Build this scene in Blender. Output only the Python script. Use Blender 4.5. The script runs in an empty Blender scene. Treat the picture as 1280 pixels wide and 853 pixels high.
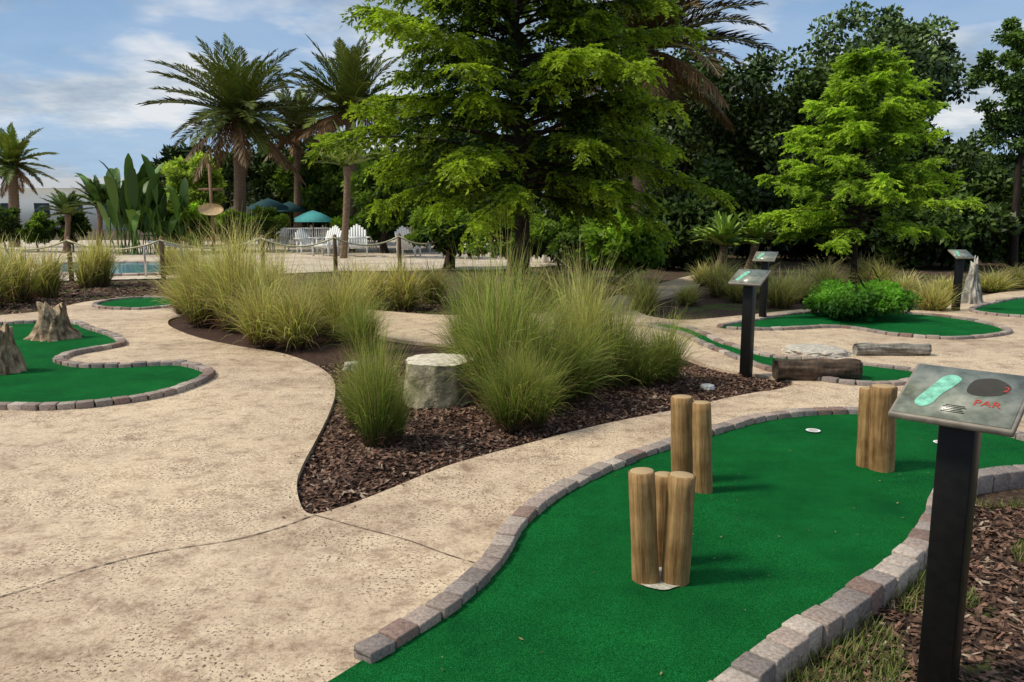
import bpy, math, numpy as np
from mathutils import Vector, Matrix, noise
from mathutils.geometry import delaunay_2d_cdt
R = math.radians
rng = np.random.default_rng(7)
scene = bpy.context.scene
scene.view_settings.view_transform = 'Standard'
scene.view_settings.look = 'None'
scene.view_settings.exposure = 0

# ------------------------------------------------------------ survey helpers
CH = 1.6; PITCH = R(9.05); F = 995.0
sP, cP = math.sin(PITCH), math.cos(PITCH)
def ray(u, v):
    dx = (u-640)/F; dy = (426.5-v)/F
    return dx, cP+dy*sP, -sP+dy*cP
def G(u, v, z=0.0):            # photo measurement -> metres on the level z
    x, y, zz = ray(u, v); t = (CH-z)/-zz
    return np.array([x*t, y*t])
def P(u, v, Y):                # point at depth Y metres
    x, y, z = ray(u, v); t = Y/y
    return np.array([x*t, Y, CH+z*t])

def spline(pts, closed=True, n=8):
    pts = [np.array(p, float) for p in pts]; out = []
    N = len(pts)
    rngi = range(N if closed else N-1)
    for i in rngi:
        if closed:
            a, b, c, d = pts[i-1], pts[i], pts[(i+1) % N], pts[(i+2) % N]
        else:
            a, b, c, d = pts[max(i-1, 0)], pts[i], pts[i+1], pts[min(i+2, N-1)]
        for k in range(n):
            t = k/n
            out.append(0.5*((2*b)+(-a+c)*t+(2*a-5*b+4*c-d)*t*t+(-a+3*b-3*c+d)*t**3))
    if not closed: out.append(pts[-1])
    return np.array(out)
def inside(pts, poly):
    pts = np.atleast_2d(pts); x, y = pts[:, 0], pts[:, 1]
    r = np.zeros(len(pts), bool); n = len(poly); j = n-1
    for i in range(n):
        xi, yi = poly[i]; xj, yj = poly[j]
        if yi != yj:
            c = ((yi > y) != (yj > y)) & (x < (xj-xi)*(y-yi)/(yj-yi)+xi)
            r ^= c
        j = i
    return r
def edist(pts, poly):
    pts = np.atleast_2d(pts); d = np.full(len(pts), 1e9); n = len(poly)
    for i in range(n):
        a = poly[i-1]; b = poly[i]; ab = b-a; L = max(ab@ab, 1e-12)
        t = np.clip(((pts-a)@ab)/L, 0, 1)
        d = np.minimum(d, np.linalg.norm(pts-(a+t[:, None]*ab), axis=1))
    return d

# ------------------------------------------------------------ mesh builder
class MB:
    def __init__(s): s.v = []; s.f = []; s.c = []; s.m = []; s.n = 0
    def add(s, v, f, c=(1, 1, 1), m=0):
        v = np.asarray(v, float).reshape(-1, 3); f = np.asarray(f, int)
        c = np.asarray(c, float)
        if c.ndim == 1: c = np.tile(c, (len(v), 1))
        s.v.append(v); s.c.append(c); s.f.append(f+s.n); s.m.append(np.full(len(f), m)); s.n += len(v)
    def quads(s, q, c, m=0):  # q (N,4,3), c (N,3) or (N,4,3)
        N = len(q)
        if c.ndim == 2: c = np.repeat(c[:, None, :], 4, 1)
        s.add(q.reshape(-1, 3), np.arange(N*4).reshape(N, 4), c.reshape(-1, 3), m)
    def tube(s, pts, rad, c=(1, 1, 1), n=8, m=0, cap=True):
        pts = np.asarray(pts, float); k = len(pts)
        rad = np.broadcast_to(np.asarray(rad, float), (k,))
        tan = np.gradient(pts, axis=0); tan /= np.linalg.norm(tan, axis=1)[:, None]+1e-9
        up = np.array([0, 0, 1.]) if abs(tan[0, 2]) < .9 else np.array([1., 0, 0])
        a = np.arange(n)/n*2*math.pi; V = []
        for i in range(k):
            x = np.cross(up, tan[i]); x /= np.linalg.norm(x)+1e-9; y = np.cross(tan[i], x)
            V.append(pts[i]+rad[i]*(np.cos(a)[:, None]*x+np.sin(a)[:, None]*y))
        V = np.concatenate(V); Fs = []
        for i in range(k-1):
            for j in range(n):
                Fs.append([i*n+j, i*n+(j+1) % n, (i+1)*n+(j+1) % n, (i+1)*n+j])
        base = s.n
        s.add(V, Fs, c, m)
        if cap:
            s.f.append(np.array([[base+(k-1)*n+j for j in range(n)]])); s.m.append(np.array([m]))
            s.f.append(np.array([[base+j for j in reversed(range(n))]])); s.m.append(np.array([m]))
    def box(s, c, size, rot=None, col=(1, 1, 1), m=0):
        h = np.array(size)/2
        v = np.array([[x, y, z] for x in (-1, 1) for y in (-1, 1) for z in (-1, 1)])*h
        if rot is not None: v = v@np.array(rot).T
        s.add(v+np.array(c), [[0, 1, 3, 2], [4, 6, 7, 5], [0, 4, 5, 1], [2, 3, 7, 6], [0, 2, 6, 4], [1, 5, 7, 3]], col, m)
    def mesh(s, name, mats, smooth=False):
        me = bpy.data.meshes.new(name)
        V = np.concatenate(s.v); C = np.concatenate(s.c)
        lt = np.concatenate([np.full(len(f), f.shape[1]) for f in s.f])
        loops = np.concatenate([f.ravel() for f in s.f]); mi = np.concatenate(s.m)
        me.vertices.add(len(V)); me.vertices.foreach_set('co', V.ravel())
        me.loops.add(len(loops)); me.loops.foreach_set('vertex_index', loops.astype(np.int32))
        me.polygons.add(len(lt))
        me.polygons.foreach_set('loop_start', (np.cumsum(lt)-lt).astype(np.int32))
        me.polygons.foreach_set('loop_total', lt.astype(np.int32))
        me.polygons.foreach_set('material_index', mi.astype(np.int32))
        if smooth: me.polygons.foreach_set('use_smooth', np.ones(len(lt), bool))
        a = me.color_attributes.new('Col', 'FLOAT_COLOR', 'POINT')
        a.data.foreach_set('color', np.hstack([C, np.ones((len(C), 1))]).ravel())
        for m in (mats if isinstance(mats, (list, tuple)) else [mats]): me.materials.append(m)
        me.update(calc_edges=True); me.validate()
        return me
def obj(name, me, loc=(0, 0, 0), rot=(0, 0, 0), sc=1, parent=None):
    o = bpy.data.objects.new(name, me); scene.collection.objects.link(o)
    o.location = loc; o.rotation_euler = rot
    o.scale = (sc,)*3 if np.isscalar(sc) else sc
    if parent: o.parent = parent
    return o
def empty(name, loc=(0, 0, 0), rz=0, sc=1):
    o = bpy.data.objects.new(name, None); scene.collection.objects.link(o)
    o.location = loc; o.rotation_euler = (0, 0, rz); o.scale = (sc,)*3; o.empty_display_size = .1
    return o
def bevel(o, w=.004, seg=2):
    m = o.modifiers.new('bev', 'BEVEL'); m.width = w; m.segments = seg; m.limit_method = 'ANGLE'; m.angle_limit = R(40)

# ------------------------------------------------------------ materials
def newmat(name):
    m = bpy.data.materials.new(name); m.use_nodes = True
    nt = m.node_tree; nt.nodes.clear()
    out = nt.nodes.new('ShaderNodeOutputMaterial'); b = nt.nodes.new('ShaderNodeBsdfPrincipled')
    nt.links.new(b.outputs[0], out.inputs[0]); b.inputs['Specular IOR Level'].default_value = .25
    return m, nt, b, out
def N(nt, t, **k):
    n = nt.nodes.new(t)
    for a, b in k.items():
        if a in n.inputs: n.inputs[a].default_value = b
        else: setattr(n, a, b)
    return n
def ramp(nt, src, stops):
    r = nt.nodes.new('ShaderNodeValToRGB'); el = r.color_ramp.elements
    while len(el) < len(stops): el.new(.5)
    for e, (p, c) in zip(el, stops):
        e.position = p; e.color = (*c, 1) if len(c) == 3 else c
    nt.links.new(src, r.inputs[0]); return r
def mixc(nt, a, b, fac, mode='MIX'):
    m = nt.nodes.new('ShaderNodeMix'); m.data_type = 'RGBA'; m.blend_type = mode
    for s, i in ((a, 6), (b, 7)):
        if isinstance(s, tuple): m.inputs[i].default_value = (*s, 1)
        else: nt.links.new(s, m.inputs[i])
    if isinstance(fac, float): m.inputs[0].default_value = fac
    else: nt.links.new(fac, m.inputs[0])
    return m.outputs[2]
def bump(nt, b, h, dist=.01, st=.6):
    n = N(nt, 'ShaderNodeBump', Strength=st, Distance=dist)
    nt.links.new(h, n.inputs['Height']); nt.links.new(n.outputs[0], b.inputs['Normal'])
def noisen(nt, co, scale, detail=4, rough=.6):
    n = N(nt, 'ShaderNodeTexNoise', Scale=scale, Detail=detail, Roughness=rough)
    nt.links.new(co, n.inputs['Vector']); return n.outputs['Fac']
def objco(nt, sc=(1, 1, 1)):
    t = nt.nodes.new('ShaderNodeTexCoord'); mp = nt.nodes.new('ShaderNodeMapping')
    mp.inputs['Scale'].default_value = sc; nt.links.new(t.outputs['Object'], mp.inputs[0]); return mp.outputs[0]
def simple(name, col, rough=.6, var=.25, scale=8, bs=.3, bd=.003, stretch=(1, 1, 1), metal=0):
    m, nt, b, o = newmat(name); co = objco(nt, stretch); f = noisen(nt, co, scale, 3)
    c0 = tuple(x*(1-var) for x in col); c1 = tuple(min(x*(1+var), 1) for x in col)
    r = ramp(nt, f, [(.3, c0), (.7, c1)]); nt.links.new(r.outputs[0], b.inputs['Base Color'])
    b.inputs['Roughness'].default_value = rough; b.inputs['Metallic'].default_value = metal
    bump(nt, b, f, bd, bs); return m
def foliage(name, trans=.35, rough=.55):
    m, nt, b, o = newmat(name)
    a = nt.nodes.new('ShaderNodeVertexColor'); a.layer_name = 'Col'
    nt.links.new(a.outputs[0], b.inputs['Base Color']); b.inputs['Roughness'].default_value = rough
    if trans <= 0: return m
    t = nt.nodes.new('ShaderNodeBsdfTranslucent')
    c = mixc(nt, a.outputs[0], (1.0, 1.0, .3), .4, 'MULTIPLY')
    hs = N(nt, 'ShaderNodeHueSaturation', Value=1.7); nt.links.new(c, hs.inputs['Color']); nt.links.new(hs.outputs[0], t.inputs[0])
    mx = nt.nodes.new('ShaderNodeMixShader'); mx.inputs[0].default_value = trans
    nt.links.new(b.outputs[0], mx.inputs[1]); nt.links.new(t.outputs[0], mx.inputs[2]); nt.links.new(mx.outputs[0], o.inputs[0])
    return m
def vcol(name, rough=.8, nscale=60, bd=.004):
    m, nt, b, o = newmat(name)
    a = nt.nodes.new('ShaderNodeVertexColor'); a.layer_name = 'Col'; co = objco(nt)
    f = noisen(nt, co, nscale, 3); r = ramp(nt, f, [(.25, (.5, .5, .5)), (.75, (1.3, 1.3, 1.3))])
    nt.links.new(mixc(nt, a.outputs[0], r.outputs[0], 1.0, 'MULTIPLY'), b.inputs['Base Color'])
    b.inputs['Roughness'].default_value = rough; bump(nt, b, f, bd, .7); return m

def concrete_mat(name, c_lo, c_hi, pores=True):
    m, nt, b, o = newmat(name); co = objco(nt)
    big = noisen(nt, co, .55, 5, .7); mid = noisen(nt, co, 6, 5, .75); fine = noisen(nt, co, 34, 4, .85)
    r = ramp(nt, mid, [(.36, c_lo), (.48, tuple(.3*a+.7*b_ for a, b_ in zip(c_lo, c_hi))), (.62, c_hi)])
    st = ramp(nt, big, [(.35, (.66, .61, .57)), (.47, (.92, .89, .87)), (.56, (1.02, 1, .97)), (.75, (1.12, 1.09, 1.0))])
    c = mixc(nt, r.outputs[0], st.outputs[0], 1.0, 'MULTIPLY')
    fr = ramp(nt, fine, [(.34, (.45, .39, .34)), (.45, (.90, .88, .86)), (.7, (1.14, 1.12, 1.1))])
    c = mixc(nt, c, fr.outputs[0], .85, 'MULTIPLY')
    if pores:
        sp = noisen(nt, co, 62, 2, .6)
        pr = ramp(nt, sp, [(.38, (.18, .14, .12)), (.44, (1, 1, 1))])
        gate = ramp(nt, noisen(nt, co, 1.5, 5, .8), [(.43, (0, 0, 0)), (.56, (1, 1, 1))])
        c = mixc(nt, c, mixc(nt, c, pr.outputs[0], 1.0, 'MULTIPLY'), gate.outputs[0])
        w2 = N(nt, 'ShaderNodeTexNoise', Scale=1.1, Detail=5.0, Roughness=.65, Distortion=1.2); nt.links.new(co, w2.inputs['Vector'])
        vr = ramp(nt, w2.outputs['Fac'], [(.492, (1, 1, 1)), (.502, (.66, .58, .54)), (.512, (1, 1, 1))])
        c = mixc(nt, c, vr.outputs[0], .5, 'MULTIPLY')
    nt.links.new(c, b.inputs['Base Color']); b.inputs['Roughness'].default_value = .72
    b.inputs['Specular IOR Level'].default_value = .3
    bump(nt, b, fine, .010, .8); return m
M_path = concrete_mat('stamped_concrete', (.40, .30, .21), (.74, .61, .445))
M_deck = concrete_mat('pale_concrete', (.50, .43, .34), (.72, .64, .53), False)

def turf_mat():
    m, nt, b, o = newmat('artificial_turf'); co = objco(nt)
    f = noisen(nt, co, 230, 2, .8); g = noisen(nt, co, 2.0, 4, .7)
    r = ramp(nt, f, [(.3, (.001, .036, .007)), (.5, (.003, .120, .024)), (.72, (.03, .28, .075))])
    s = ramp(nt, g, [(.3, (.60, .64, .64)), (.7, (1.2, 1.15, 1.05))])
    nt.links.new(mixc(nt, r.outputs[0], s.outputs[0], 1.0, 'MULTIPLY'), b.inputs['Base Color'])
    b.inputs['Roughness'].default_value = .9; b.inputs['Specular IOR Level'].default_value = .05
    bump(nt, b, f, .008, .9); return m
M_turf = turf_mat()
def mulch_mat():
    m, nt, b, o = newmat('bark_mulch'); co = objco(nt, (1, 1.7, 1))
    f = noisen(nt, co, 38, 5, .8)
    r = ramp(nt, f, [(.3, (.014, .007, .005)), (.5, (.075, .040, .028)), (.68, (.17, .10, .07))])
    nt.links.new(r.outputs[0], b.inputs['Base Color'])
    b.inputs['Roughness'].default_value = .9; bump(nt, b, f, .03, 1); return m
M_mulch = mulch_mat()
def ground_mat():
    m, nt, b, o = newmat('ground_soil'); co = objco(nt)
    f = noisen(nt, co, 22, 5, .85); g = noisen(nt, co, .9, 4, .7)
    soil = ramp(nt, f, [(.3, (.014, .009, .006)), (.5, (.075, .045, .03)), (.68, (.20, .135, .09))])
    grs = ramp(nt, f, [(.3, (.02, .035, .008)), (.7, (.14, .18, .035))])
    gate = ramp(nt, g, [(.52, (0, 0, 0)), (.6, (1, 1, 1))])
    nt.links.new(mixc(nt, soil.outputs[0], grs.outputs[0], gate.outputs[0]), b.inputs['Base Color'])
    b.inputs['Roughness'].default_value = .95; bump(nt, b, f, .03, .9); return m
M_ground = ground_mat()
M_fol = foliage('foliage', .4); M_foldark = foliage('foliage_dark', 0, .5); M_grass = foliage('grass_blades', .3)
M_bark = simple('tree_bark', (.028, .020, .015), .9, .5, 12, .9, .02, (1, 1, .2))
M_palmbark = simple('palm_bark', (.19, .13, .085), .9, .5, 14, .9, .03, (1, 1, 2.2))
M_brick = vcol('brick_paver', .85, 70, .004)
M_chip = vcol('bark_chips', .9, 40)
M_black = simple('black_painted_post', (.006, .006, .006), .4, .3, 30, .1)
M_white = simple('white_paint', (.78, .79, .77), .5, .06, 10, .1)
M_groove = simple('concrete_joint_dirt', (.17, .12, .09), .95, .5, 25)

def log_mat():
    m, nt, b, o = newmat('weathered_pine_log'); co = objco(nt, (1, 1, .07))
    f = noisen(nt, co, 42, 5, .7); g = noisen(nt, objco(nt), 7, 3)
    r = ramp(nt, f, [(.25, (.06, .032, .012)), (.42, (.25, .145, .06)), (.7, (.47, .31, .14))])
    s = ramp(nt, g, [(.3, (.62, .56, .46)), (.65, (1.08, 1.05, 1.0))])
    nt.links.new(mixc(nt, r.outputs[0], s.outputs[0], 1.0, 'MULTIPLY'), b.inputs['Base Color'])
    b.inputs['Roughness'].default_value = .7; bump(nt, b, f, .010, .8); return m
M_log = log_mat()
def end_mat():
    m, nt, b, o = newmat('log_end_grain')
    t = nt.nodes.new('ShaderNodeTexCoord')
    w = N(nt, 'ShaderNodeTexWave', wave_type='RINGS', rings_direction='Z', Scale=38.0, Distortion=1.5)
    nt.links.new(t.outputs['Object'], w.inputs['Vector'])
    r = ramp(nt, w.outputs['Fac'], [(.1, (.30, .20, .10)), (.8, (.52, .38, .21))])
    nt.links.new(r.outputs[0], b.inputs['Base Color']); b.inputs['Roughness'].default_value = .8; return m
M_end = end_mat()

# ------------------------------------------------------------ surfaces
def fill(name, outline, mat, holes=(), spacing=None, hfn=None, z=0, skirt=None, smooth=True):
    pts = [tuple(p) for p in outline]; edges = [(i, (i+1) % len(pts)) for i in range(len(pts))]
    for h in holes:
        b = len(pts); pts += [tuple(p) for p in h]; edges += [(b+i, b+(i+1) % len(h)) for i in range(len(h))]
    if spacing:
        lo, hi = outline.min(0), outline.max(0)
        g = np.stack(np.meshgrid(np.arange(lo[0], hi[0], spacing), np.arange(lo[1], hi[1], spacing)), -1).reshape(-1, 2)
        g = g+rng.uniform(-.25, .25, g.shape)*spacing
        g = g[inside(g, outline)]; g = g[edist(g, outline) > spacing*.5]
        pts += [tuple(p) for p in g]
    r = delaunay_2d_cdt([Vector(p) for p in pts], edges, [], 0, 1e-5)
    V = np.array([tuple(p) for p in r[0]]); Fs = np.array([list(f) for f in r[2]])
    cen = V[Fs].mean(1); keep = inside(cen, outline)
    for h in holes: keep &= ~inside(cen, h)
    Fs = Fs[keep]
    a, b_, c = V[Fs[:, 0]], V[Fs[:, 1]], V[Fs[:, 2]]
    cr = (b_[:, 0]-a[:, 0])*(c[:, 1]-a[:, 1])-(b_[:, 1]-a[:, 1])*(c[:, 0]-a[:, 0])
    Fs[cr < 0] = Fs[cr < 0][:, ::-1]
    Z = hfn(V) if hfn else np.full(len(V), float(z))
    mb = MB(); mb.add(np.column_stack([V, Z]), Fs)
    if skirt is not None:
        for loop in [outline]+list(holes):
            n = len(loop); top = np.column_stack([loop, np.full(n, float(z))]); bot = top.copy(); bot[:, 2] = skirt
            i = np.arange(n); j = (i+1) % n
            mb.add(np.vstack([top, bot]), np.stack([i, j, j+n, i+n], 1))
    return obj(name, mb.mesh(name, mat, smooth and spacing is not None))

def GP(l): return [G(*p) for p in l]
GZ = -.06
mb = MB(); S = 600
gx = np.linspace(-S, S, 41); gy = np.linspace(-40, 1160, 41)
VV = np.array([[x, y, GZ] for y in gy for x in gx])
FF = [[j*41+i, j*41+i+1, (j+1)*41+i+1, (j+1)*41+i] for j in range(40) for i in range(40)]
mb.add(VV, FF); obj('ground', mb.mesh('ground', M_ground))

bed = spline(GP([(384, 641), (371, 608), (378, 582), (394, 552), (410, 520), (419, 492), (415, 472), (392, 455), (350, 441), (300, 433), (245, 421),
                 (211, 406), (225, 396), (300, 394), (400, 400), (480, 421), (560, 430), (700, 432), (800, 436), (850, 444), (900, 461), (965, 471), (992, 478),
                 (975, 486), (930, 493), (850, 511), (750, 531), (650, 557), (560, 582), (480, 614), (425, 634)]), n=6)
border_left = spline(GP([(452, 829), (520, 786), (580, 745), (620, 703), (640, 668), (668, 640), (705, 614), (760, 588), (820, 565), (880, 546), (930, 531), (980, 522),
                      (1040, 518), (1100, 519), (1180, 527), (1250, 543), (1330, 563), (1450, 580)]), False, 8)
border_right = spline(GP([(880, 895), (945, 843), (1000, 800), (1060, 760), (1110, 722), (1148, 688), (1168, 655), (1176, 628), (1192, 609), (1230, 600), (1300, 594), (1450, 602)]), False, 8)
slab_out = list(spline(GP([(-700, 402), (-100, 400), (0, 394), (60, 388), (110, 377), (180, 371), (240, 374), (400, 381), (470, 388), (560, 394), (650, 393), (730, 386), (762, 372), (830, 353),
            (868, 344), (884, 348), (862, 362), (805, 378), (800, 391), (850, 400), (930, 394), (1000, 387), (1060, 384), (1150, 388), (1215, 372), (1300, 362), (1500, 362)]), False, 4))
slab_out += [G(1900, 480), G(1700, 600)]+list(border_right[::-1])+[G(800, 960), G(700, 1100), G(-300, 1100), G(-900, 700)]
slab_out = np.array(slab_out)
fill('concrete_path', slab_out, M_path, [bed], z=0, skirt=-.1)

def bedh(poly, h=.10, w=.6):
    def f(V):
        d = edist(V, poly); n = np.array([noise.noise(Vector((x*2.5, y*2.5, 0)))*.03+noise.noise(Vector((x*9, y*9, 3)))*.012 for x, y in V])
        return -.045+(h)*(1-np.exp(-d/w))+n*np.clip(d/.2, 0, 1)
    return f
bh = bedh(bed)
fill('mulch_bed', bed, M_mulch, spacing=.11, hfn=bh)

def chips(name, poly, n, hfn, ymax=99, lift=0, big=1.0):
    lo, hi = poly.min(0), poly.max(0); hi = hi.copy(); hi[1] = min(hi[1], ymax)
    p = rng.uniform(lo, hi, (n*3, 2)); p = p[inside(p, poly)][:n]; n = len(p)
    z = hfn(p)+.004+rng.uniform(0, .008, n)+lift
    L = rng.uniform(.010, .032, n)*big; W = rng.uniform(.004, .009, n)*big; a = rng.uniform(0, 6.28, n)
    d = np.stack([np.cos(a), np.sin(a), rng.normal(0, .3, n)], 1); s = np.stack([-np.sin(a), np.cos(a), rng.normal(0, .4, n)], 1)
    c = np.column_stack([p, z]); q = np.stack([c-d*L[:, None]-s*W[:, None], c+d*L[:, None]-s*W[:, None], c+d*L[:, None]*.8+s*W[:, None], c-d*L[:, None]+s*W[:, None]*.7], 1)
    t = rng.random(n)[:, None]**1.4; col = (1-t)*np.array([.035, .018, .012])+t*np.array([.27, .155, .105])
    g = rng.random(n) > .93; col[g] = np.array([.38, .29, .21])
    mb = MB(); mb.quads(q, col); return obj(name, mb.mesh(name, M_chip))
chips('bark_chips', bed, 30000, bh, 8.5)
rb = np.array([*border_right[:60:2], G(1500, 610), G(1700, 900), G(1200, 1100), G(850, 960)])
chips('bark_chips', rb, 9000, lambda p: np.full(len(p), GZ+.004))
lb = np.array(GP([(-100, 399), (0, 393), (60, 387), (110, 376), (180, 370), (240, 373), (400, 380), (470, 387), (560, 393), (560, 352), (240, 350), (-100, 352)]))
chips('bark_chips', lb, 9000, lambda p: np.full(len(p), GZ+.01), big=2.0)
sb = rng.integers(0, len(bed), 240); ps = bed[sb]+rng.normal(0, .05, (240, 2)); ps = ps[~inside(ps, bed)]
n = len(ps); a = rng.uniform(0, 6.28, n); L = rng.uniform(.008, .02, n)[:, None]; d = np.stack([np.cos(a), np.sin(a), rng.uniform(0, .2, n)], 1); s = np.stack([-np.sin(a), np.cos(a), rng.uniform(0, .3, n)], 1)*.3
c = np.column_stack([ps, np.full(n, .006)]); mb = MB(); mb.quads(np.stack([c-d*L, c-s*L, c+d*L, c+s*L], 1), np.array([.05, .03, .02])+rng.random((n, 1))*np.array([.15, .09, .07])); obj('bark_chips', mb.mesh('bark_chips', M_chip))

def turf_sheet(name, poly, z=.010):
    return fill(name, poly, M_turf, spacing=.25, hfn=lambda V: z+np.array([noise.noise(Vector((x*.8, y*.8, 5)))*.004 for x, y in V]))
main_poly = np.array(list(border_left)+list(border_right[::-1])+[G(760, 1000), G(250, 1000), G(400, 862)])
turf_sheet('putting_green', main_poly)
gl = GP([(-200, 514), (0, 511), (60, 512), (130, 507), (200, 496), (243, 482), (262, 470), (245, 461), (215, 457), (150, 460), (95, 459), (74, 452), (92, 444), (130, 437), (153, 431), (140, 421), (112, 412), (92, 405), (40, 405), (-200, 414)])
gl_s = spline(gl, False, 6); turf_sheet('putting_green', np.array(gl_s))
g3 = spline(GP([(120, 381), (150, 375), (200, 373), (240, 376), (225, 382), (180, 387), (130, 386)]), n=6); turf_sheet('putting_green', g3)
g4 = spline(GP([(800, 406), (850, 418), (880, 432), (915, 446), (960, 463), (1010, 473), (1070, 481), (1130, 480), (1150, 468), (1100, 460), (1020, 452), (960, 447), (930, 438), (900, 429), (880, 419), (850, 409)]), n=6); turf_sheet('putting_green', g4)
g5 = spline(GP([(900, 410), (940, 402), (1000, 393), (1070, 391), (1150, 394), (1220, 403), (1260, 416), (1200, 424), (1120, 420), (1050, 410), (960, 413)]), n=6); turf_sheet('putting_green', g5)
g6 = spline(GP([(1215, 390), (1250, 378), (1300, 372), (1400, 376), (1400, 395), (1300, 398)]), n=6); turf_sheet('putting_green', g6)

def bricks(name, line, L=.125, W=.10, top=.052, bot=-.09, off=0, closed=False, dark=1.0):
    line = np.array(line)
    if closed: line = np.vstack([line, line[:1]])
    d = np.r_[0, np.cumsum(np.linalg.norm(np.diff(line, axis=0), axis=1))]
    n = int(d[-1]/(L+.006)); mb = MB()
    for i in range(n):
        s = (i+.5)*(L+.006); p = np.array([np.interp(s, d, line[:, k]) for k in (0, 1)])
        q = np.array([np.interp(s+.03, d, line[:, k]) for k in (0, 1)]); t = q-p; t /= np.linalg.norm(t)+1e-9
        a = math.atan2(t[1], t[0])+rng.normal(0, .03); nrm = np.array([-t[1], t[0]])
        p = p+nrm*(off+rng.normal(0, .004)); tz = top+rng.normal(0, .003)
        ca, sa = math.cos(a), math.sin(a); tl = rng.normal(0, .015)
        rot = np.array([[ca, -sa, 0], [sa, ca, 0], [0, 0, 1]])@np.array([[1, 0, tl], [0, 1, 0], [-tl, 0, 1]])
        b = rng.choice(4, p=[.4, .3, .2, .1])
        c = np.array([[.36, .285, .24], [.28, .235, .21], [.44, .37, .31], [.25, .17, .14]][b])*rng.uniform(.75, 1.15)*dark
        mb.box([p[0], p[1], (tz+bot)/2], [L*rng.uniform(.94, 1), W*rng.uniform(.96, 1.03), tz-bot], rot, c)
    o = obj(name, mb.mesh(name, M_brick)); bevel(o, .007, 2); return o
bricks('brick_border', border_left); bricks('brick_border', border_right, .12, .115)
bricks('brick_border', gl_s, .13, .10)
for g_ in (g3, g4, g5, g6): bricks('brick_border', g_, .15, .09, .04, closed=True)

def strip(name, line, W, z, mat, wob=0):
    line = np.array(line); t = np.gradient(line, axis=0); t /= np.linalg.norm(t, axis=1)[:, None]; nrm = np.stack([-t[:, 1], t[:, 0]], 1)
    w = W/2*(1+wob*rng.normal(0, 1, len(line)))[:, None]
    A = np.column_stack([line+nrm*w, np.full(len(line), z)]); B = np.column_stack([line-nrm*w, np.full(len(line), z)])
    i = np.arange(len(line)-1); n = len(line)
    mb = MB(); mb.add(np.vstack([A, B]), np.stack([i, i+n, i+1+n, i+1], 1)); return obj(name, mb.mesh(name, mat))
M_mortar = simple('mortar', (.10, .085, .07), .95, .3, 40)
for l in (border_left, border_right, gl_s): strip('mortar_bed', l, .085, .036, M_mortar)
j1 = spline(GP([(388, 646), (350, 660), (290, 676), (200, 690), (110, 712), (40, 735), (-60, 762), (-250, 800)]), False, 10)
strip('path_joint', j1, .008, .004, M_groove, .4)
j2 = spline(GP([(392, 644), (450, 660), (510, 676), (560, 694), (600, 706)]), False, 10)
strip('path_joint', j2, .006, .004, M_groove, .4)

# ------------------------------------------------------------ wooden log obstacles
def pole(parent, name, p0, p1, r, seed):
    p0, p1 = np.array(p0), np.array(p1); k = 14; n = 28
    ax = p1-p0; L = np.linalg.norm(ax); mb = MB(); rr = np.random.default_rng(seed)
    V = []; ph = rr.uniform(0, 6, 3)
    for i in range(k):
        t = i/(k-1)
        for j in range(n):
            a = j/n*2*math.pi
            w = 1+.035*math.sin(2*a+ph[0]+t*2)+.02*math.sin(5*a+ph[1])+.02*math.sin(t*9+ph[2])
            V.append([r*w*math.cos(a), r*w*math.sin(a), t*L])
    for j in range(n):
        a = j/n*2*math.pi; V.append([r*.86*math.cos(a), r*.86*math.sin(a), L+r*.10])
    V.append([0, 0, L+r*.13])
    V = np.array(V); Fs = [[i*n+j, i*n+(j+1) % n, (i+1)*n+(j+1) % n, (i+1)*n+j] for i in range(k) for j in range(n)]
    mb.add(V, Fs)
    mb.f.append(np.array([[k*n+j, k*n+(j+1) % n, (k+1)*n] for j in range(n)])); mb.m.append(np.full(n, 1))
    me = mb.mesh(name, [M_log, M_end], True)
    o = obj(name, me, p0-np.array(parent.location), parent=parent)
    o.rotation_mode = 'QUATERNION'; o.rotation_quaternion = Vector((0, 0, 1)).rotation_difference(Vector(ax))
    return o
def logs(items, seed):
    u0, v0 = items[0][0], items[0][1]; b = G(u0, v0); par = empty('wooden_log_obstacle', (b[0], b[1], 0))
    for i, (ub, vb, ut, vt, wpx) in enumerate(items):
        g = G(ub, vb); t = P(ut, vt, g[1]+.01); p0 = np.array([g[0], g[1], -.03])
        depth = g[1]*cP+1.2*sP
        pole(par, 'log_%d' % (i+1), p0, t, wpx/2/F*depth, seed+i)
    return par
A = logs([(808, 728, 802, 590, 34), (843, 730, 852, 595, 34), (828, 708, 830, 594, 28)], 1)
B = logs([(853, 604, 852, 497, 27), (879, 616, 877, 504, 23)], 11)
C = logs([(1101, 588, 1104, 484, 32), (1081, 584, 1085, 486, 20)], 21)
def disc(name, c, r, mat, z, parent=None, r0=0, wob=0):
    n = 40; a = np.arange(n)/n*2*math.pi; mb = MB(); rr = r*(1+wob*np.sin(a*3+1)+wob*.6*np.sin(a*7))
    o_ = np.stack([np.cos(a)*rr, np.sin(a)*rr, np.zeros(n)], 1)
    if r0:
        i_ = np.stack([np.cos(a)*r0, np.sin(a)*r0, np.zeros(n)], 1); i = np.arange(n); j = (i+1) % n
        mb.add(np.vstack([o_, i_]), np.stack([i, j, j+n, i+n], 1))
    else: mb.add(o_, [list(range(n))])
    return obj(name, mb.mesh(name, mat), (c[0], c[1], z), parent=parent)
M_grout = simple('white_grout', (.42, .40, .33), .9, .4, 40)
disc('grout_base', (.06, .01), .112, M_grout, .019, A, wob=.05)
for (u, v) in ((1016, 541), (1176, 556)):
    g = G(u, v); par = empty('golf_hole_cup', (g[0], g[1], 0)); disc('rim', (0, 0), .052, M_white, .019, par, .036); disc('cup', (0, 0), .036, M_grout, .0195, par)

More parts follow.
